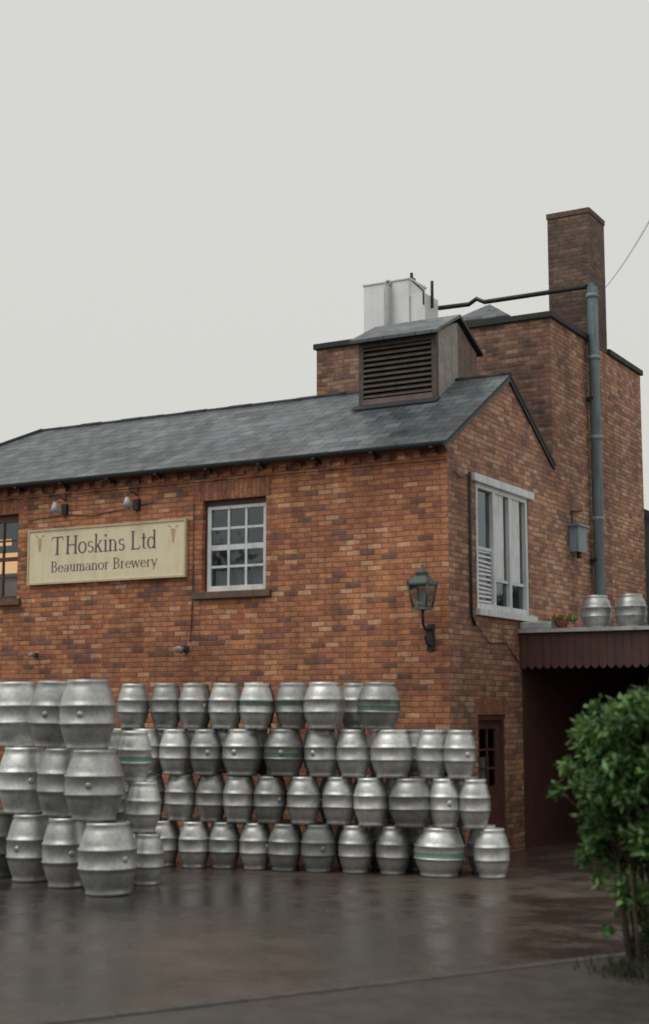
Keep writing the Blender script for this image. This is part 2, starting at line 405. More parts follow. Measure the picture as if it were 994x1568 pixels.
mb=MB([WHITEP,GLASS,CURT,DARKIN,STONE],SIDE)
a,b,c,d=GW
mb.box(a-.14,b+.14,-.05,.0-.001,d,d+.11,0)
mb.box(a-.06,b+.14,-.07,.10,c-.09,c-.001,0)
mb.box(a,a+.09,.015,.12,c,d,0); mb.box(b-.08,b,.015,.12,c,d,0)
mb.box(a+.09,b-.08,.015,.12,c,c+.09,0); mb.box(a+.09,b-.08,.015,.12,d-.07,d,0)
ia=a+.09; ib=b-.08; iw=(ib-ia)/3
for i in (1,2):
    x=ia+iw*i; mb.box(x-.04,x+.04,.02,.12,c+.09,d-.07,0)
mb.poly([(ia,.08,c+.09),(ib,.08,c+.09),(ib,.08,d-.07),(ia,.08,d-.07)],1)
mb.box(ia,ia+iw-.04,.05,.10,4.28,4.32,0)
mb.box(ia+iw+.04,ib,.05,.10,3.86,3.90,0)
z=c+.11
k=0
while z<4.24:
    t=.012*math.sin(k*1.3)
    mb.prism([(ia+.015,.052,z),(ia+iw-.055,.052,z+t),(ia+iw-.055,.070,z+.036+t),(ia+.015,.070,z+.036)],(0,.004,0),2); z+=.064; k+=1
mb.box(ia+iw+.04,ia+iw*1.66,.045,.079,3.90,d-.07,0)
mb.box(ia+iw*2+.04,ia+iw*2.70,.045,.079,3.90,d-.07,0)
mb.poly([(a-.3,1.6,3.0),(b+.3,1.6,3.0),(b+.3,1.6,5.35),(a-.3,1.6,5.35)],3)
mb.poly([(a-.3,.13,3.0),(a-.3,1.6,3.0),(a-.3,1.6,5.35),(a-.3,.13,5.35)],3)
mb.poly([(b+.3,.13,3.0),(b+.3,1.6,3.0),(b+.3,1.6,5.35),(b+.3,.13,5.35)],3)
mb.poly([(a-.3,.13,5.35),(b+.3,.13,5.35),(b+.3,1.6,5.35),(a-.3,1.6,5.35)],3)
mb.poly([(a-.3,.13,3.0),(b+.3,.13,3.0),(b+.3,1.6,3.0),(a-.3,1.6,3.0)],3)
mb.obj('gable_window',B)
mb=MB([MAROOND,GLASS,WHITEP,DARKIN],SIDE)
a,b,c,d=DO
mb.box(a,a+.08,.02,.12,0.0,d,0);mb.box(b-.08,b,.02,.12,0,d,0);mb.box(a+.08,b-.08,.02,.12,d-.08,d,0)
mb.box(a+.08,b-.08,.07,.11,.01,.95,0)
mb.box(a+.08,a+.2,.07,.11,.95,d-.08,0);mb.box(b-.2,b-.08,.07,.11,.95,d-.08,0);mb.box(a+.2,b-.2,.07,.11,d-.2,d-.08,0)
mb.box((a+b)/2-.015,(a+b)/2+.015,.072,.108,.95,d-.2,0)
for z in (1.2,1.46): mb.box(a+.2,b-.2,.074,.106,z-.015,z+.015,0)
mb.poly([(a+.2,.09,.95),(b-.2,.09,.95),(b-.2,.09,d-.2),(a+.2,.09,d-.2)],1)
mb.box(a+.16,b-.16,.2,.22,.9,1.35,2)
mb.poly([(a,.5,0),(b,.5,0),(b,.5,2),(a,.5,2)],3)
mb.box(a+.14,a+.17,.0,.07,.95,1.0,2)
mb.obj('door',B)
mb=MB([BR2,BRG,BR2]); t0,t1,ty0,ty1,tz=-4.39,0,4.06,8.84,8.36
mb.poly([(t0,ty0,0),(t1-.0,ty0,0),(t1,ty0,tz),(t0,ty0,tz)],0)
mb.poly([(0,ty0,0),(0,ty1,0),(0,ty1,tz),(0,ty0,tz)],1)
mb.poly([(t0,ty1,0),(t1,ty1,0),(t1,ty1,tz),(t0,ty1,tz)],0)
mb.poly([(t0,ty0,0),(t0,ty1,0),(t0,ty1,tz),(t0,ty0,tz)],0)
mb.poly([(t0,ty0,tz-.02),(t1,ty0,tz-.02),(t1,ty1,tz-.02),(t0,ty1,tz-.02)],0)
mb.obj('tower_block',B)
mb=MB([BLACK]); mb.box(-4.44,.05,4.01,6.099,tz,8.46); mb.box(-4.44,-.781,6.1,6.93,tz,8.46); mb.box(-4.44,.05,6.931,8.89,tz,8.46); mb.obj('parapet_coping',B,.01)
mb=MB([BRC,BRC,BLACK]); mb.box(-.78,0,6.1,6.93,8.34,10.76); mb.box(-.795,.015,6.085,6.945,10.76,10.86,0)
mb.lathe([(.16,10.85),(.15,10.88),(.11,10.88)],(-.4,6.5,0),14,2); mb.obj('chimney_stack',B,.008)
x0,x1,y0,y1=-2.17,-.85,1.5,3.0
mb=MB([LOUV,SLATE,BOARD,BLACK,WOODP,LOUVB])
zb=rz(y0)-.05
mb.box(x0,x0+.08,y0,y0+.08,zb,7.62,0);mb.box(x1-.08,x1,y0,y0+.08,zb,7.62,0);mb.box(x0+.08,x1-.08,y0,y0+.08,7.54,7.62,0);mb.box(x0+.08,x1-.08,y0,y0+.08,zb,zb+.16,4)
z=zb+.18
while z<7.49:
    mb.prism([(x0+.08,y0-.01,z),(x1-.08,y0-.01,z),(x1-.08,y0+.07,z+.062),(x0+.08,y0+.07,z+.062)],(0,.0,.018),0); z+=.082
mb.poly([(x0,y0+.09,zb),(x1,y0+.09,zb),(x1,y0+.09,7.6),(x0,y0+.09,7.6)],5)
ym=(y0+y1)/2
for xx,m in ((x0,4),(x1,2)):
    n=6; s=-1 if xx==x0 else 1
    for i in range(n):
        a=y0+.08+(y1-y0-.08)*i/n; b=y0+.08+(y1-y0-.08)*(i+1)/n-.008
        top=lambda y:7.62+.36*(1-abs(y-ym)/(ym-y0))
        mm=2 if a<ym-.15 else 4
        mb.prism([(xx,a,6.45),(xx,b,6.45),(xx,b,top(b)),(xx,a,top(a))],(-.03*s,0,0),mm)
mb.poly([(x0,y1,6.3),(x1,y1,6.3),(x1,y1,7.6),(x0,y1,7.6)],4)
mb.prism([(x0-.1,y0-.12,7.60),(x1+.07,y0-.12,7.60),(x1+.07,ym,8.03),(x0-.1,ym,8.03)],(0,0,.05),3,1)
mb.prism([(x0-.1,y1+.12,7.60),(x1+.07,y1+.12,7.60),(x1+.07,ym+.001,8.03),(x0-.1,ym+.001,8.03)],(0,0,.05),3,1)
mb.prism([(x0-.06,y0-.16,rz(y0-.16)+.022),(x1+.06,y0-.16,rz(y0-.16)+.022),(x1+.06,y0,rz(y0)+.022),(x0-.06,y0,rz(y0)+.022)],(0,0,.012),3)
mb.obj('louvred_ventilator',B)
mb=MB([TANK,TANKP,IRON])
mb.box(-3.94,-3.02,5.0,5.7,8.46,9.70,0); mb.box(-3.96,-3.00,4.98,5.72,9.70,9.74,0)
mb.box(-3.015,-2.72,5.05,5.6,8.46,9.42,0)
mb.tube([(-3.40,4.9,8.40),(-3.40,4.9,9.58),(-3.41,4.93,9.66),(-3.43,5.02,9.69)],.065,12,1)
mb.tube([(-3.06,5.2,9.74),(-3.06,5.2,9.88)],.03,8,2); mb.tube([(-2.70,5.3,9.2),(-2.70,5.3,9.70)],.03,8,2)
mb.box(-3.16,-3.02,5.15,5.3,9.745,9.79,2)
mb.tube([(-2.95,5.02,9.66),(-2.74,5.02,9.45),(-2.74,5.02,9.2)],.018,6,2)
mb.obj('white_tank',B,.015)
mb=MB([GREYP,IRON])
mb.tube([(.13,5.8,3.1),(.13,5.8,9.30),(.10,5.8,9.38)],.092,16,0)
for z in (3.8,5.2,6.6,8.0,9.1): mb.tube([(.13,5.8,z),(.13,5.8,z+.07)],.108,16,0)
for z in (4.5,7.3): mb.box(.0,.13,5.68,5.92,z,z+.04,1)
mb.tube([(.10,5.8,9.32),(-1.9,5.8,9.32),(-2.05,5.8,9.40),(-2.2,5.8,9.32),(-3.0,5.71,9.31)],.042,10,1)
mb.obj('flue_pipe',B)
mb=MB([SLATE,BR2,BLACK])
mb.box(-2.0,-1.0,4.6,5.6,8.46,8.62,1)
px,py=-1.5,5.1
for A_,C_ in (((-2.08,4.52),(-.92,4.52)),((-.92,4.52),(-.92,5.68)),((-.92,5.68),(-2.08,5.68)),((-2.08,5.68),(-2.08,4.52))):
    mb.prism([(A_[0],A_[1],8.62),(C_[0],C_[1],8.62),(px,py,9.02)],(0,0,.03),0)
mb.obj('rooflight',B)
mb=MB([IRON,GREYP,LEAD])
mb.tube([(.03,.68,5.32),(.03,.68,3.30),(.03,.80,3.18)],.022,8,0)
mb.tube([(.03,.68,5.28),(.03,.35,5.20),(.03,.15,5.25)],.010,6,0)
mb.tube([(.03,.80,3.2),(.02,1.3,2.95),(.02,1.9,2.98),(.02,2.4,2.7)],.008,6,0)
mb.box(.003,.16,4.72,5.12,4.58,5.0,1); mb.box(.003,.20,4.68,5.16,5.0,5.03,1); mb.tube([(.1,4.9,4.58),(.1,4.9,4.48)],.04,8,0)
mb.tube([(.03,4.8,5.03),(.03,4.8,5.25),(.03,5.3,5.32)],.015,6,0)
mb.obj('wall_conduits_and_box',B)
mb=MB([LEAD,MAROON,BR2,CONCR,DARKIN])
mb.box(.005,5.2,2.53,8.6,3.10,3.19,0); mb.box(.005,5.25,2.40,2.529,3.145,3.20,0)
x=.01
while x<5.2:
    w=.118; zt=3.14; zb=2.66
    mb.prism([(x,2.47,zt),(x+w,2.47,zt),(x+w,2.47,zb),(x+w*.75,2.47,zb-.035),(x+w/2,2.47,zb-.05),(x+w*.25,2.47,zb-.035),(x,2.47,zb)],(0,.03,0),1); x+=.122
mb.box(.005,5.2,2.505,2.6,2.85,3.09,1)
mb.box(5.0,5.2,2.6,8.6,0,3.09,2)
mb.box(.005,5.0,8.45,8.6,0,3.09,2)
for yy in (4.2,6.0,7.8): mb.box(.005,5.0,yy,yy+.08,2.92,3.099,4)
mb.obj('covered_bay',B)
mb=MB([LEAD]); mb.box(.004,.50,2.46,2.98,3.202,3.31); mb.obj('lead_flashing_box',B,.02)
mb=MB([MAROON],SIDE); mb.box(2.55,8.4,-.012,-.003,0.0,2.9); mb.obj('painted_dado',B)

S=empty('outbuilding')
mb=MB([SHEDW,SLATE]); mb.box(-.3,5,9.4,15,0,3.9,0)
mb.prism([(-.35,9.35,5.95),(5.2,9.35,3.3),(5.2,9.35,3.15),(-.35,9.35,5.8)],(0,5.8,0),1)
mb.prism([(-.3,9.4,3.9),(3.9,9.4,3.9),(-.3,9.4,5.8)],(0,5.6,0),0)
mb.obj('walls_and_roof',S)

# ------------------------------------------------------------------ unseen houses added behind the camera to darken reflections in kegs and glass
TH=empty('added_reflection_houses')
mb=MB([BR2,SLATE,WHITEP,DARKIN,MAROOND,BRC])
hy=-36.0
def terr(x0,x1):
    n=int((x1-x0)/4.6); 
    mb.box(x0,x0+n*4.6,hy-8,hy,0,6.2,0)
    mb.prism([(x0-.2,hy+.3,6.1),(x0+n*4.6+.2,hy+.3,6.1),(x0+n*4.6+.2,hy-4,9.0),(x0-.2,hy-4,9.0)],(0,0,.12),1)
    mb.prism([(x0-.2,hy-8.3,6.1),(x0+n*4.6+.2,hy-8.3,6.1),(x0+n*4.6+.2,hy-4.001,9.0),(x0-.2,hy-4.001,9.0)],(0,0,.12),1)
    for xe in (x0+.01,x0+n*4.6-.21): mb.prism([(xe,hy,6.2),(xe,hy-8,6.2),(xe,hy-4,8.95)],(.2,0,0),0)
    for i in range(n):
        a=x0+i*4.6
        mb.box(a+.6,a+1.5,hy+.005,hy+.05,0,2.1,4)
        for q in ((a+2.2,a+3.9,.8,2.3),(a+.6,a+1.7,3.6,5.1),(a+2.7,a+3.8,3.6,5.1)):
            mb.box(q[0]-.06,q[1]+.06,hy+.004,hy+.06,q[2]-.06,q[3]+.06,2); mb.box(q[0],q[1],hy+.061,hy+.066,q[2],q[3],3)
            mb.box(q[0],q[1],hy+.067,hy+.08,(q[2]+q[3])/2-.03,(q[2]+q[3])/2+.03,2)
        mb.box(a-.4,a+.4,hy-4.4,hy-3.6,8.6,10.4,5)
terr(-40,52)
mb.obj('added_house_row',TH)

# ------------------------------------------------------------------ SIGN
SG=empty('brewery_sign')
mb=MB([CREAM,CREAMF,GOLD]); x0,x1,z0,z1=-7.34,-4.27,3.98,4.86
mb.box(x0+.03,x1-.03,-.055,-.01,z0+.03,z1-.03,0)
for q in ((x0,x1,z0,z0+.03),(x0,x1,z1-.03,z1)): mb.box(q[0],q[1],-.07,-.008,q[2],q[3],1)
for q in ((x0,x0+.03),(x1-.03,x1)): mb.box(q[0],q[1],-.07,-.008,z0+.03,z1-.03,1)
for cx in (x0+.24,x1-.24):
    for i in range(5):
        z=z1-.16-i*.04; w=.05*(1-i*.17)
        mb.prism([(cx-w,-.0565,z),(cx,-.0565,z+.03),(cx+w,-.0565,z),(cx,-.0565,z-.04)],(0,-.003-.001*i,0),2)
    mb.prism([(cx-.05,-.0565,z1-.13),(cx-.11,-.0565,z1-.08),(cx-.04,-.0565,z1-.10)],(0,-.003,0),2)
    mb.prism([(cx+.05,-.0565,z1-.13),(cx+.10,-.0565,z1-.09),(cx+.04,-.0565,z1-.10)],(0,-.003,0),2)
mb.obj('sign_board',SG)
def V(x,y0=0,y1=1,top=True,bot=True,w=.13):
    o=[('s',x,y0,x,y1,w)]
    if bot:o.append(('s',x-.14,y0+.02,x+.14,y0+.02,.05))
    if top:o.append(('s',x-.14,y1-.02,x+.14,y1-.02,.05))
    return o
XH=.64
def O(cx,rx,cy=XH/2,ry=XH/2-.02): return [('a',cx,cy,rx,ry,0,360,.12)]
G_={
'T':([('s',.03,.97,.77,.97,.06),('s',.03,.97,.0,.80,.05),('s',.77,.97,.80,.80,.05)]+V(.4,top=False),.82),
'H':(V(.17)+V(.73)+[('s',.17,.5,.73,.5,.06)],.92),
'L':(V(.17)+[('s',.17,.03,.62,.03,.06),('s',.62,.03,.66,.2,.05)],.72),
'B':(V(.17)+[('a',.34,.75,.22,.23,-90,90,.12),('a',.34,.27,.28,.25,-90,90,.12),('s',.17,.97,.36,.97,.05),('s',.17,.51,.36,.51,.05),('s',.17,.03,.36,.03,.05)],.76),
'_':([],.16),
'o':(O(.30,.25),.64),
'a':([('a',.25,.18,.19,.16,0,360,.09),('a',.27,.44,.19,.18,0,150,.09),('s',.46,.45,.46,.05,.12),('s',.46,.03,.56,.03,.05)],.62),
'b':([('s',.12,.0,.12,1.0,.12),('s',.02,.98,.12,.98,.05)]+O(.34,.22),.66),
'd':([('s',.48,.0,.48,1.0,.12),('s',.36,.98,.48,.98,.05),('s',.48,.02,.60,.02,.05)]+O(.27,.22),.68),
'e':([('a',.30,.31,.24,.29,35,325,.11),('a',.30,.31,.24,.29,0,40,.09),('s',.07,.36,.54,.36,.05)],.60),
'h':([('s',.14,.0,.14,1.0,.12),('s',.02,.98,.14,.98,.05),('s',.02,.02,.26,.02,.05),('a',.32,.42,.18,.20,0,180,.10)]+V(.50,0,.42,False,True,.12),.68),
'i':(V(.15,0,XH,False,True,.12)+[('s',.02,XH-.02,.15,XH-.02,.05),('s',.15,.82,.15,.95,.13)],.34),
'k':([('s',.14,.0,.14,1.0,.12),('s',.02,.98,.14,.98,.05),('s',.02,.02,.26,.02,.05),('s',.16,.26,.46,.60,.06),('s',.26,.38,.50,.02,.11),('s',.36,.62,.56,.62,.05),('s',.38,.02,.62,.02,.05)],.66),
'n':(V(.14,0,XH,False,True,.12)+[('s',.02,XH-.02,.14,XH-.02,.05),('a',.32,.42,.18,.20,0,180,.10)]+V(.50,0,.42,False,True,.12),.68),
'm':(V(.14,0,XH,False,True,.12)+[('s',.02,XH-.02,.14,XH-.02,.05),('a',.30,.44,.16,.18,0,180,.10),('a',.62,.44,.16,.18,0,180,.10)]+V(.46,0,.44,False,True,.12)+V(.78,0,.44,False,True,.12),.96),
'r':(V(.14,0,XH,False,True,.12)+[('s',.02,XH-.02,.14,XH-.02,.05),('a',.32,.44,.16,.17,50,170,.09)],.48),
's':([('a',.24,.47,.16,.14,30,270,.09),('a',.24,.18,.18,.16,-150,90,.10)],.48),
't':([('s',.18,.08,.18,.85,.11),('s',.04,XH-.03,.36,XH-.03,.05),('a',.28,.12,.10,.10,180,330,.07)],.42),
'u':([('s',.14,XH,.14,.22,.12),('s',.02,XH-.02,.14,XH-.02,.05),('a',.30,.22,.16,.19,180,360,.09),('s',.48,XH,.48,.0,.12),('s',.36,XH-.02,.48,XH-.02,.05),('s',.48,.02,.58,.02,.05)],.66),
'w':([('s',.06,XH,.24,.0,.11),('s',.24,.0,.42,XH,.06),('s',.42,XH,.60,.0,.11),('s',.60,.0,.78,XH,.06),('s',-.02,XH-.02,.18,XH-.02,.05),('s',.68,XH-.02,.88,XH-.02,.05)],.88),
'y':([('s',.06,XH,.28,.02,.11),('s',.50,XH,.20,-.26,.06),('s',-.02,XH-.02,.18,XH-.02,.05),('s',.40,XH-.02,.60,XH-.02,.05)],.62),
' ':([],.36)}
def lettering(name,body,xc,zb,width,cap):
    adv=sum(G_[c][1] for c in body); sx=width/adv
    mb=MB([INK]); pen=0; k=0
    for ch in body:
        st,a=G_[ch]
        for q in st:
            k+=1; yf=-.0553-.0012-(k%7)*.0003; dep=.004
            def P(x,y): return (xc-width/2+(pen+x)*sx,yf,zb+y*cap)
            if q[0]=='s':
                _,ax,ay,bx,by,w=q
                dx,dy=(bx-ax),(by-ay); L=math.hypot(dx,dy); nx,ny=-dy/L*w/2,dx/L*w/2
                mb.prism([P(ax+nx,ay+ny),P(bx+nx,by+ny),P(bx-nx,by-ny),P(ax-nx,ay-ny)],(0,dep,0))
            else:
                _,cx_,cy_,rx,ry,a0,a1,w=q; n=max(4,int((a1-a0)/20))
                for i in range(n):
                    pp=[]
                    for j in (i,i+1):
                        t=math.radians(a0+(a1-a0)*j/n); ww=(.05+(w-.05)*abs(math.cos(t)))/2
                        pp.append((P(cx_+(rx+ww)*math.cos(t),cy_+(ry+ww*.8)*math.sin(t)),P(cx_+(rx-ww)*math.cos(t),cy_+(ry-ww*.8)*math.sin(t))))
                    mb.poly([pp[0][0],pp[1][0],pp[1][1],pp[0][1]])
        pen+=a
    mb.obj(name,SG)
lettering('sign_text_name','T_Hoskins Ltd',(x0+x1)/2-.02,4.44,2.05,.285)
lettering('sign_text_place','Beaumanor Brewery',(x0+x1)/2-.02,4.165,2.08,.17)

# ------------------------------------------------------------------ wall lantern
LN=empty('wall_lantern')
cx,cy=-.22,-.36
mb=MB([VERD,GLASS,IRON,WHITEP])
def ring(r,z,s=4): return [(cx+r*math.cos(math.pi/4+2*math.pi*k/s),cy+r*math.sin(math.pi/4+2*math.pi*k/s),z) for k in range(s)]
def frust(r0,z0,r1,z1,mat,s=4):
    a=ring(r0,z0,s);b=ring(r1,z1,s); mb.add(a+b,[(k,(k+1)%s,(k+1)%s+s,k+s) for k in range(s)]+[tuple(range(s))[::-1],tuple(range(s,2*s))],mat)
frust(.13,3.36,.20,3.66,1)
for k in range(4):
    p=ring(.135,3.36)[k]; q=ring(.205,3.66)[k]; mb.tube([p,q],.013,6,0)
frust(.15,3.33,.14,3.365,0); frust(.225,3.66,.225,3.68,0); frust(.225,3.68,.10,3.78,0); frust(.09,3.78,.09,3.82,0); frust(.11,3.82,.03,3.87,0)
mb.lathe([(.0,3.95),(.02,3.93),(.012,3.90),(.025,3.87)],(cx,cy,0),8,0)
mb.lathe([(.045,3.40),(.05,3.5),(.03,3.56),(0,3.57)],(cx,cy,0),10,3)
for k in range(4):
    p=ring(.21,3.70)[k]; mb.lathe([(.018,-.02),(.018,.02),(0,.05)],p,6,0)
mb.tube([(cx,cy,3.34),(cx,cy,3.24),(cx-.02,-.30,3.14),(cx-.04,-.20,3.08),(cx-.05,-.08,3.08),(cx-.05,-.02,3.10)],.02,8,2)
mb.tube([(cx-.05,-.03,2.86),(cx-.05,-.14,2.90),(cx-.05,-.18,2.98),(cx-.04,-.14,3.05)],.014,8,2)
mb.box(cx-.10,cx,-.03,-.002,2.80,3.16,2)
mb.obj('lantern_and_bracket',LN)

def flood(x,z,down,s=1.0):
    e=empty('floodlight')
    mb=MB([IRON,LEAD,WHITEP],lambda a,b,c:(x+(a-x)*s,b*s-.001,z+(c-z)*s))
    if down:
        mb.tube([(x,-.02,z+.18),(x,-.14,z+.22),(x,-.26,z+.16)],.012,6,0)
        mb.lathe([(.0,.12),(.03,.12),(.045,.06),(.085,-.03),(.08,-.03),(.04,.05)],(x,-.27,z),12,1)
        mb.lathe([(.0,-.05),(.045,-.03),(.055,.0),(.03,.04)],(x,-.27,z),10,2)
        mb.tube([(x,-.02,z+.18),(x+.01,-.012,z+.3),(x+.05,-.012,z+.42)],.008,6,0)
        mb.box(x-.05,x+.05,-.06,-.002,z-.05,z+.12,0)
    else:
        mb.box(x-.05,x+.05,-.04,-.002,z-.02,z+.08,0)
        mb.tube([(x,-.03,z+.02),(x,-.14,z-.04),(x,-.20,z)],.012,6,0)
        mb.lathe([(.0,-.06),(.05,-.05),(.09,.03),(.085,.035),(.04,-.03)],(x,-.22,z+.02),12,1)
        mb.lathe([(.0,.05),(.05,.035),(.06,.0)],(x,-.22,z+.02),10,2)
    mb.obj('lamp_head',e)
flood(-6.63,5.12,True); flood(-5.22,5.10,True)
flood(-7.15,2.86,False,.6); flood(-4.28,2.88,False,.9)
e=empty('wall_cable'); mb=MB([IRON])
mb.tube([(-4.9,-.015,5.16),(-5.2,-.015,5.12),(-6.1,-.015,5.02),(-6.6,-.015,5.08),(-7.4,-.015,5.02)],.006,6)
mb.tube([(-4.17,-.015,5.1),(-4.17,-.015,3.7),(-4.2,-.015,3.0)],.006,6)
mb.obj('cable_run',e)

# ------------------------------------------------------------------ KEGS
def keg_profile(R,h):
    c=.735
    return [(0,.035),(R*c-.03,.035),(R*c-.022,.0),(R*c,.0),(R*c+.006,.03),(R*c-.002,.05),
       (R*.80,.12*h),(R*.875,.21*h),(R*.935,.29*h),
       (R*.962,.345*h),(R*1.02,.36*h),(R*1.02,.38*h),(R*.985,.395*h),(R*1.005,.5*h),(R*.985,.605*h),(R*1.02,.62*h),(R*1.02,.64*h),(R*.962,.655*h),
       (R*.935,.71*h),(R*.875,.79*h),(R*.80,.88*h),(R*c-.002,h-.05),(R*c+.006,h-.03),(R*c,h),(R*c-.022,h),(R*c-.03,h-.035),(R*.3,h-.03),(.03,h-.03),(.03,h-.015),(0,h-.015)]
meshes={}
def keg_mesh(key):
    if key in meshes: return meshes[key]
    R,h,kind=key
    pr=keg_profile(R,h); n=len(pr)-1
    mm=[0]*n
    for i in range(n):
        zc=(pr[i][1]+pr[i+1][1])/2/h
        if kind=='green' and .49<zc<.61: mm[i]=1
        if kind=='green' and zc>=.61 : mm[i]=2
        if kind=='greenlow' and .39<zc<.50: mm[i]=1
    mats=[ALU if kind!='dull' else ALUD,KGREEN,KWHITE]
    if kind=='white': mats=[KWHITE,KGREEN,KWHITE]
    mb=MB(mats); mb.lathe(pr,(0,0,0),36,0,mm)
    mb.T=lambda a,b,c:(R*.985+c,a,b+h*.5)
    mb.lathe([(.035,-.02),(.035,.010),(.018,.012),(0,.012)],(0,0,0),12,0)
    me=mb.mesh('keg_shell'); meshes[key]=me; return me
def keg(name,x,y,z,R,h,kind='plain'):
    ob=bpy.data.objects.new(name,keg_mesh((R,h,kind))); COL.objects.link(ob)
    ob.location=(x,y,z); ob.rotation_euler=(random.uniform(-.02,.02),random.uniform(-.02,.02),random.uniform(0,6.28))
    return ob
A=Vector((-3.18,-2.04)); Bv=Vector((1.07,-1.17)); dirn=(Bv-A); nrm=Vector((-dirn.y,dirn.x)).normalized()
H=.59
rows=[
 [(-.19,.21,'plain'),(-.095,.21,'plain'),(0,.21,'plain'),(.101,.205,'plain'),(.195,.205,'plain'),(.292,.205,'plain'),(.389,.21,'plain'),(.493,.22,'dull'),(.602,.215,'plain'),(.708,.215,'plain'),(.845,.31,'greenlow'),(1.0,.215,'plain')],
 [(-.15,.21,'plain'),(-.052,.21,'plain'),(.046,.21,'plain'),(.151,.205,'plain'),(.247,.205,'plain'),(.343,.205,'plain'),(.443,.215,'plain'),(.547,.215,'plain'),(.654,.215,'plain'),(.775,.28,'plain'),(.872,.19,'plain'),(.955,.19,'plain')],
 [(-.15,.21,'white'),(-.056,.21,'plain'),(.042,.205,'plain'),(.14,.205,'plain'),(.252,.26,'plain'),(.380,.26,'greenlow'),(.495,.225,'plain'),(.600,.215,'plain'),(.716,.265,'plain'),(.822,.20,'plain'),(.915,.20,'plain')],
 [(-.11,.21,'plain'),(-.004,.21,'plain'),(.093,.205,'plain'),(.196,.215,'plain'),(.300,.215,'green'),(.402,.215,'green'),(.515,.265,'plain'),(.670,.27,'greenlow')],
]
for r,row in enumerate(rows):
    for t,R,k in row:
        p=A+dirn*(t+random.uniform(-.004,.004))+nrm*random.uniform(-.05,.07)
        keg('beer_keg',p.x,p.y,r*H,R,H-.003,k)
rows2=[[i*.1-.15 for i in range(12)],[i*.1-.1 for i in range(11)],[i*.1-.15 for i in range(11)],[i*.103-.05 for i in range(7)]]
for r,row in enumerate(rows2):
    for t in row:
        p=A+dirn*t+nrm*(.53+random.uniform(-.02,.03))
        keg('beer_keg',p.x,p.y,r*H,.205,H-.003,random.choice(['plain','plain','dull','plain']))
HB=.785
big=[(-2.00,-4.70,0,.325,'plain'),(-2.84,-4.38,0,.28,'plain'),(-3.60,-4.12,0,.29,'plain'),(-4.3,-3.9,0,.3,'dull'),
     (-2.26,-4.64,1,.33,'plain'),(-3.02,-4.30,1,.28,'plain'),(-3.78,-4.08,1,.31,'plain'),
     (-2.42,-4.58,2,.32,'plain'),(-3.18,-4.27,2,.29,'plain'),(-3.98,-4.0,2,.3,'plain')]
for x,y,l,R,k in big: keg('beer_barrel',x,y,l*HB,R,HB-.003,k)
for x,y,l,R,k in [(-2.18,-3.75,0,.2,'plain'),(-2.24,-3.75,1,.2,'plain'),(-2.38,-3.75,2,.2,'greenlow'),(-2.85,-3.6,0,.2,'dull'),(-2.85,-3.6,1,.2,'plain'),(-2.85,-3.6,2,.2,'plain'),(-3.4,-3.35,0,.2,'plain'),(-3.4,-3.35,1,.2,'plain'),(-3.4,-3.35,2,.2,'plain')]:
    keg('beer_keg',x,y,l*H,R,H-.003,k)
for x in (1.04,1.57,2.12,2.7): keg('beer_keg',x,2.95,3.192,.235,.50,'plain')

FP=empty('potted_geranium'); mb=MB([simple('terracotta',(.30,.10,.05),.8),LEAF,REDF])
mb.lathe([(0,0),(.07,0),(.1,.1),(.105,.12),(.09,.12),(0,.1)],(.62,2.62,3.2),14,0)
for i in range(110):
    c=Vector((.62+random.gauss(0,.09),2.62+random.gauss(0,.06),3.34+random.gauss(0,.035)))
    a=Vector((random.gauss(0,1),random.gauss(0,1),random.gauss(0,1))).normalized()*.035; b=a.orthogonal().normalized()*.03
    mb.add([tuple(c-a),tuple(c-b),tuple(c+a),tuple(c+b)],[(0,1,2,3)],2 if i%3==0 else 1)
mb.obj('pot_and_flowers',FP)

# ------------------------------------------------------------------ GROUND
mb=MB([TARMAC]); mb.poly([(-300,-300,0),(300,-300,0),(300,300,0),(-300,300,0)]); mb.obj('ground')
PV=empty('pavement')
p0=Vector((1.35,-11.6)); p1=Vector((9.0,2.5)); dk=(p1-p0).normalized(); nk=Vector((dk.y,-dk.x))
pts=[(p0.x,p0.y),(p1.x,p1.y),(p1.x+nk.x*8,p1.y+nk.y*8),(p0.x+nk.x*8,p0.y+nk.y*8)]
PAVE=simple('pavement_tarmac',(.052,.046,.041),.42,0,.4,5,.4)
mb=MB([PAVE]); i0=p0+nk*.13; i1=p1+nk*.13
mb.prism([(i0.x,i0.y,.075),(i1.x,i1.y,.075),(pts[2][0],pts[2][1],.075),(pts[3][0],pts[3][1],.075)],(0,0,-.075)); mb.obj('pavement_surface',PV)
mb=MB([CONCR]); L=(p1-p0).length; s=0
while s<L:
    a=p0+dk*s; b=p0+dk*min(s+.9,L); zt=.08+random.uniform(-.004,.004)
    mb.prism([(a.x,a.y,zt),(b.x-dk.x*.01,b.y-dk.y*.01,zt),(b.x+nk.x*.125-dk.x*.01,b.y+nk.y*.125-dk.y*.01,zt),(a.x+nk.x*.125,a.y+nk.y*.125,zt)],(0,0,-.08)); s+=.9
mb.obj('kerb',PV,.02)

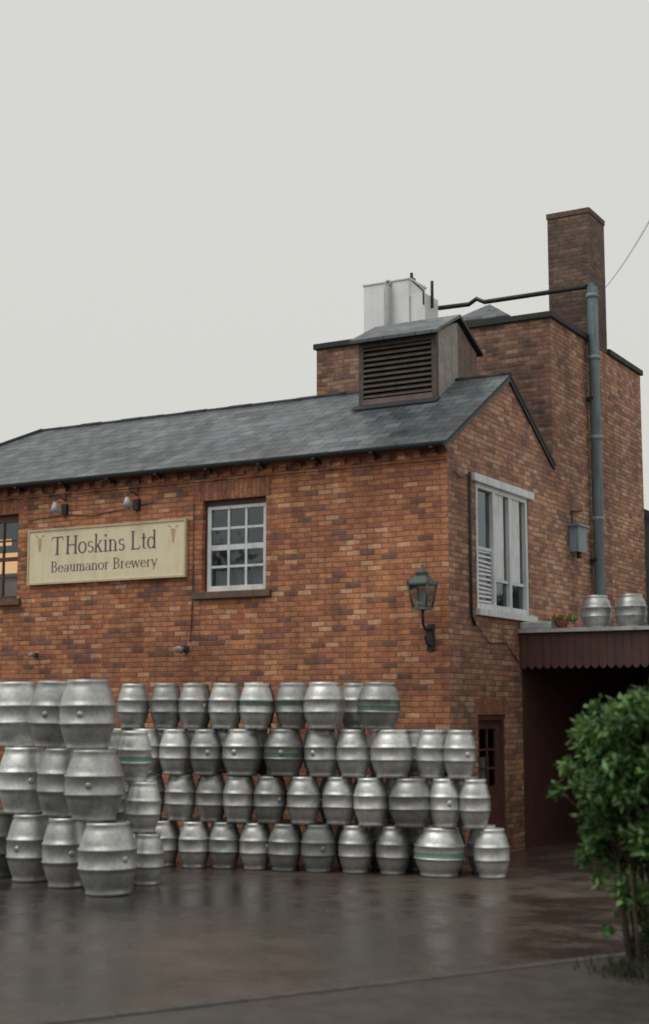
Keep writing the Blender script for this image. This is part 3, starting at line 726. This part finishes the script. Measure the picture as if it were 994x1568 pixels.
# ------------------------------------------------------------------ BUSH
BU=empty('leafy_bush')
mb=MB([BARK]); base=Vector((4.74,-6.75,0.07)); cc=Vector((4.86,-6.69,1.52))
clumps=[]
for i in range(150):
    while True:
        d=Vector((random.uniform(-1,1),random.uniform(-1,1),random.uniform(-1,1)))
        if .3<d.length<1: break
    c=cc+Vector((d.x*.70,d.y*.70,d.z*.68))
    clumps.append((c,random.uniform(.07,.17)))
Rv=Vector((.8695,.494,0))
for off,z,r in ((-.50,1.75,.12),(-.62,1.55,.10),(-.66,1.42,.08),(-.46,1.0,.11),(-.38,.85,.11),(-.28,.78,.12),(-.44,.72,.08),(-.52,.92,.08),(0,.9,.12),(.15,.85,.12),(-.15,.62,.12),(-.32,.6,.10),(.1,2.10,.12),(.2,2.24,.1),(-.05,2.08,.1),(.0,.7,.12),(.2,.65,.12),(.3,.9,.13),(-.1,.45,.11),(.12,.4,.12),(.25,.35,.12),(.02,.55,.12),(-.22,.48,.10),(.2,.2,.12),(-.02,.25,.11),(.3,.5,.12),(-.15,.28,.09),(.1,.15,.10),(-.32,.35,.06),(.3,.15,.1)):
    for rep in range(2):
        c=Vector((cc.x,cc.y,0))+Rv*off+Vector((random.uniform(-.15,.15),random.uniform(-.15,.15),0)); c.z=z+random.uniform(-.04,.04); clumps.append((c,r*.85))
stems=[]
for i in range(14):
    a=random.uniform(0,6.28); st=base+Vector((math.cos(a)*.14,math.sin(a)*.14,-.05)); md=base+Vector((math.cos(a)*.26,math.sin(a)*.26,.8))
    mb.tube([tuple(st),tuple((st+md)/2+Vector((random.uniform(-.05,.05),random.uniform(-.05,.05),0))),tuple(md)],random.uniform(.012,.026),7,0,.010); stems.append(md)
for c,r in clumps:
    s=min(stems,key=lambda q:(q-c).length+random.uniform(0,.15)); m_=(s+c)/2+Vector((random.uniform(-.05,.05),random.uniform(-.05,.05),.05))
    if c.z<.7: s=base+Vector((random.uniform(-.1,.1),random.uniform(-.1,.1),0)); m_=(s+c)/2
    mb.tube([tuple(s),tuple(m_),tuple(c)],.009,5,0,.003)
mb.obj('stems',BU)
mb=MB([LEAF])
for c,r in clumps:
    for k in range(int((5600 if c.z>.8 else 3600)*r*r)+20):
        d=Vector((random.gauss(0,1),random.gauss(0,1),random.gauss(0,1))).normalized()*r*random.uniform(.3,1.2)
        p=c+d; L=random.uniform(.028,.058)
        if p.z<.1: continue
        ax=(d.normalized()*.5+Vector((random.gauss(0,.6),random.gauss(0,.6),random.gauss(-.25,.5)))).normalized()
        sd=ax.cross(Vector((random.gauss(0,.4),random.gauss(0,.4),1))).normalized()*L*.45
        nn=ax.cross(sd).normalized()*L*.12
        mb.add([tuple(p-ax*L),tuple(p+sd+nn),tuple(p+ax*L),tuple(p-sd+nn)],[(0,1,2),(0,2,3)],0)
mb.obj('foliage',BU)
GR=MB([GRASS])
for i in range(700):
    p=Vector((4.76,-6.92,.075))+Vector((random.gauss(0,.17),random.gauss(0,.17),0))
    h=random.uniform(.04,.16); d=Vector((random.gauss(0,.35),random.gauss(0,.35),1)).normalized()*h; s=Vector((random.uniform(-1,1),random.uniform(-1,1),0)).normalized()*.007
    GR.add([tuple(p-s),tuple(p+s),tuple(p+d*.6+s*.6),tuple(p+d)],[(0,1,2),(0,2,3)],0)
GR.obj('grass')

UP=empty('utility_pole'); mb=MB([BARK,IRON])
mb.tube([(7.6,-12.9,0),(7.6,-12.9,6.2)],.13,12,0,.10); mb.box(7.1,8.1,-12.96,-12.84,5.5,5.6,0); mb.lathe([(.03,0),(.04,.05),(.02,.09),(0,.1)],(7.6,-12.9,6.2),10,1)
W=[]
for i in range(25):
    t=i/24; p=Vector((0,6.5,9.35)).lerp(Vector((7.6,-12.8,5.35)),t); p.z-=.25*4*t*(1-t); W.append(tuple(p))
mb.tube(W,.005,5,1); mb.obj('pole_and_wire',UP)

# ------------------------------------------------------------------ LIGHT
az=Vector((-.45,-1,0)).normalized(); el=math.radians(60)
sd=Vector((az.x*math.cos(el),az.y*math.cos(el),math.sin(el)))
sun=bpy.data.lights.new('sun','SUN'); sun.energy=1.15; sun.angle=math.radians(45); sun.color=(1,.97,.92)
so=bpy.data.objects.new('sun',sun); so.rotation_euler=sd.to_track_quat('Z','Y').to_euler(); COL.objects.link(so)
w=bpy.data.worlds.new('World'); scene.world=w; w.use_nodes=True; nt=w.node_tree; nt.nodes.clear()
o=N(nt,'ShaderNodeOutputWorld'); bg=N(nt,'ShaderNodeBackground'); bg.inputs[1].default_value=.1
sk=N(nt,'ShaderNodeTexSky',sky_type='NISHITA'); sk.sun_disc=False; sk.sun_elevation=el; sk.sun_rotation=math.atan2(az.x,az.y); sk.dust_density=5; sk.air_density=2
hs=N(nt,'ShaderNodeHueSaturation'); hs.inputs['Saturation'].default_value=.12; nt.links.new(sk.outputs[0],hs.inputs['Color'])
mx=MIX(nt,.86,hs.outputs[0],(7.35,7.3,6.95,1))
nt.links.new(mx,bg.inputs[0]); nt.links.new(bg.outputs[0],o.inputs[0])

# ------------------------------------------------------------------ CAMERA
cam=bpy.data.cameras.new('camera'); co=bpy.data.objects.new('camera',cam); COL.objects.link(co)
co.location=(8.177,-17.78,2.0); co.rotation_euler=(math.radians(97.8),0,math.radians(29.6))
cam.sensor_fit='HORIZONTAL'; cam.sensor_width=24; cam.lens=53.7; cam.clip_end=2000
cam.dof.use_dof=True; cam.dof.focus_distance=60; cam.dof.aperture_fstop=1.8
scene.camera=co
scene.view_settings.view_transform='Standard'; scene.view_settings.look='None'; scene.view_settings.exposure=0
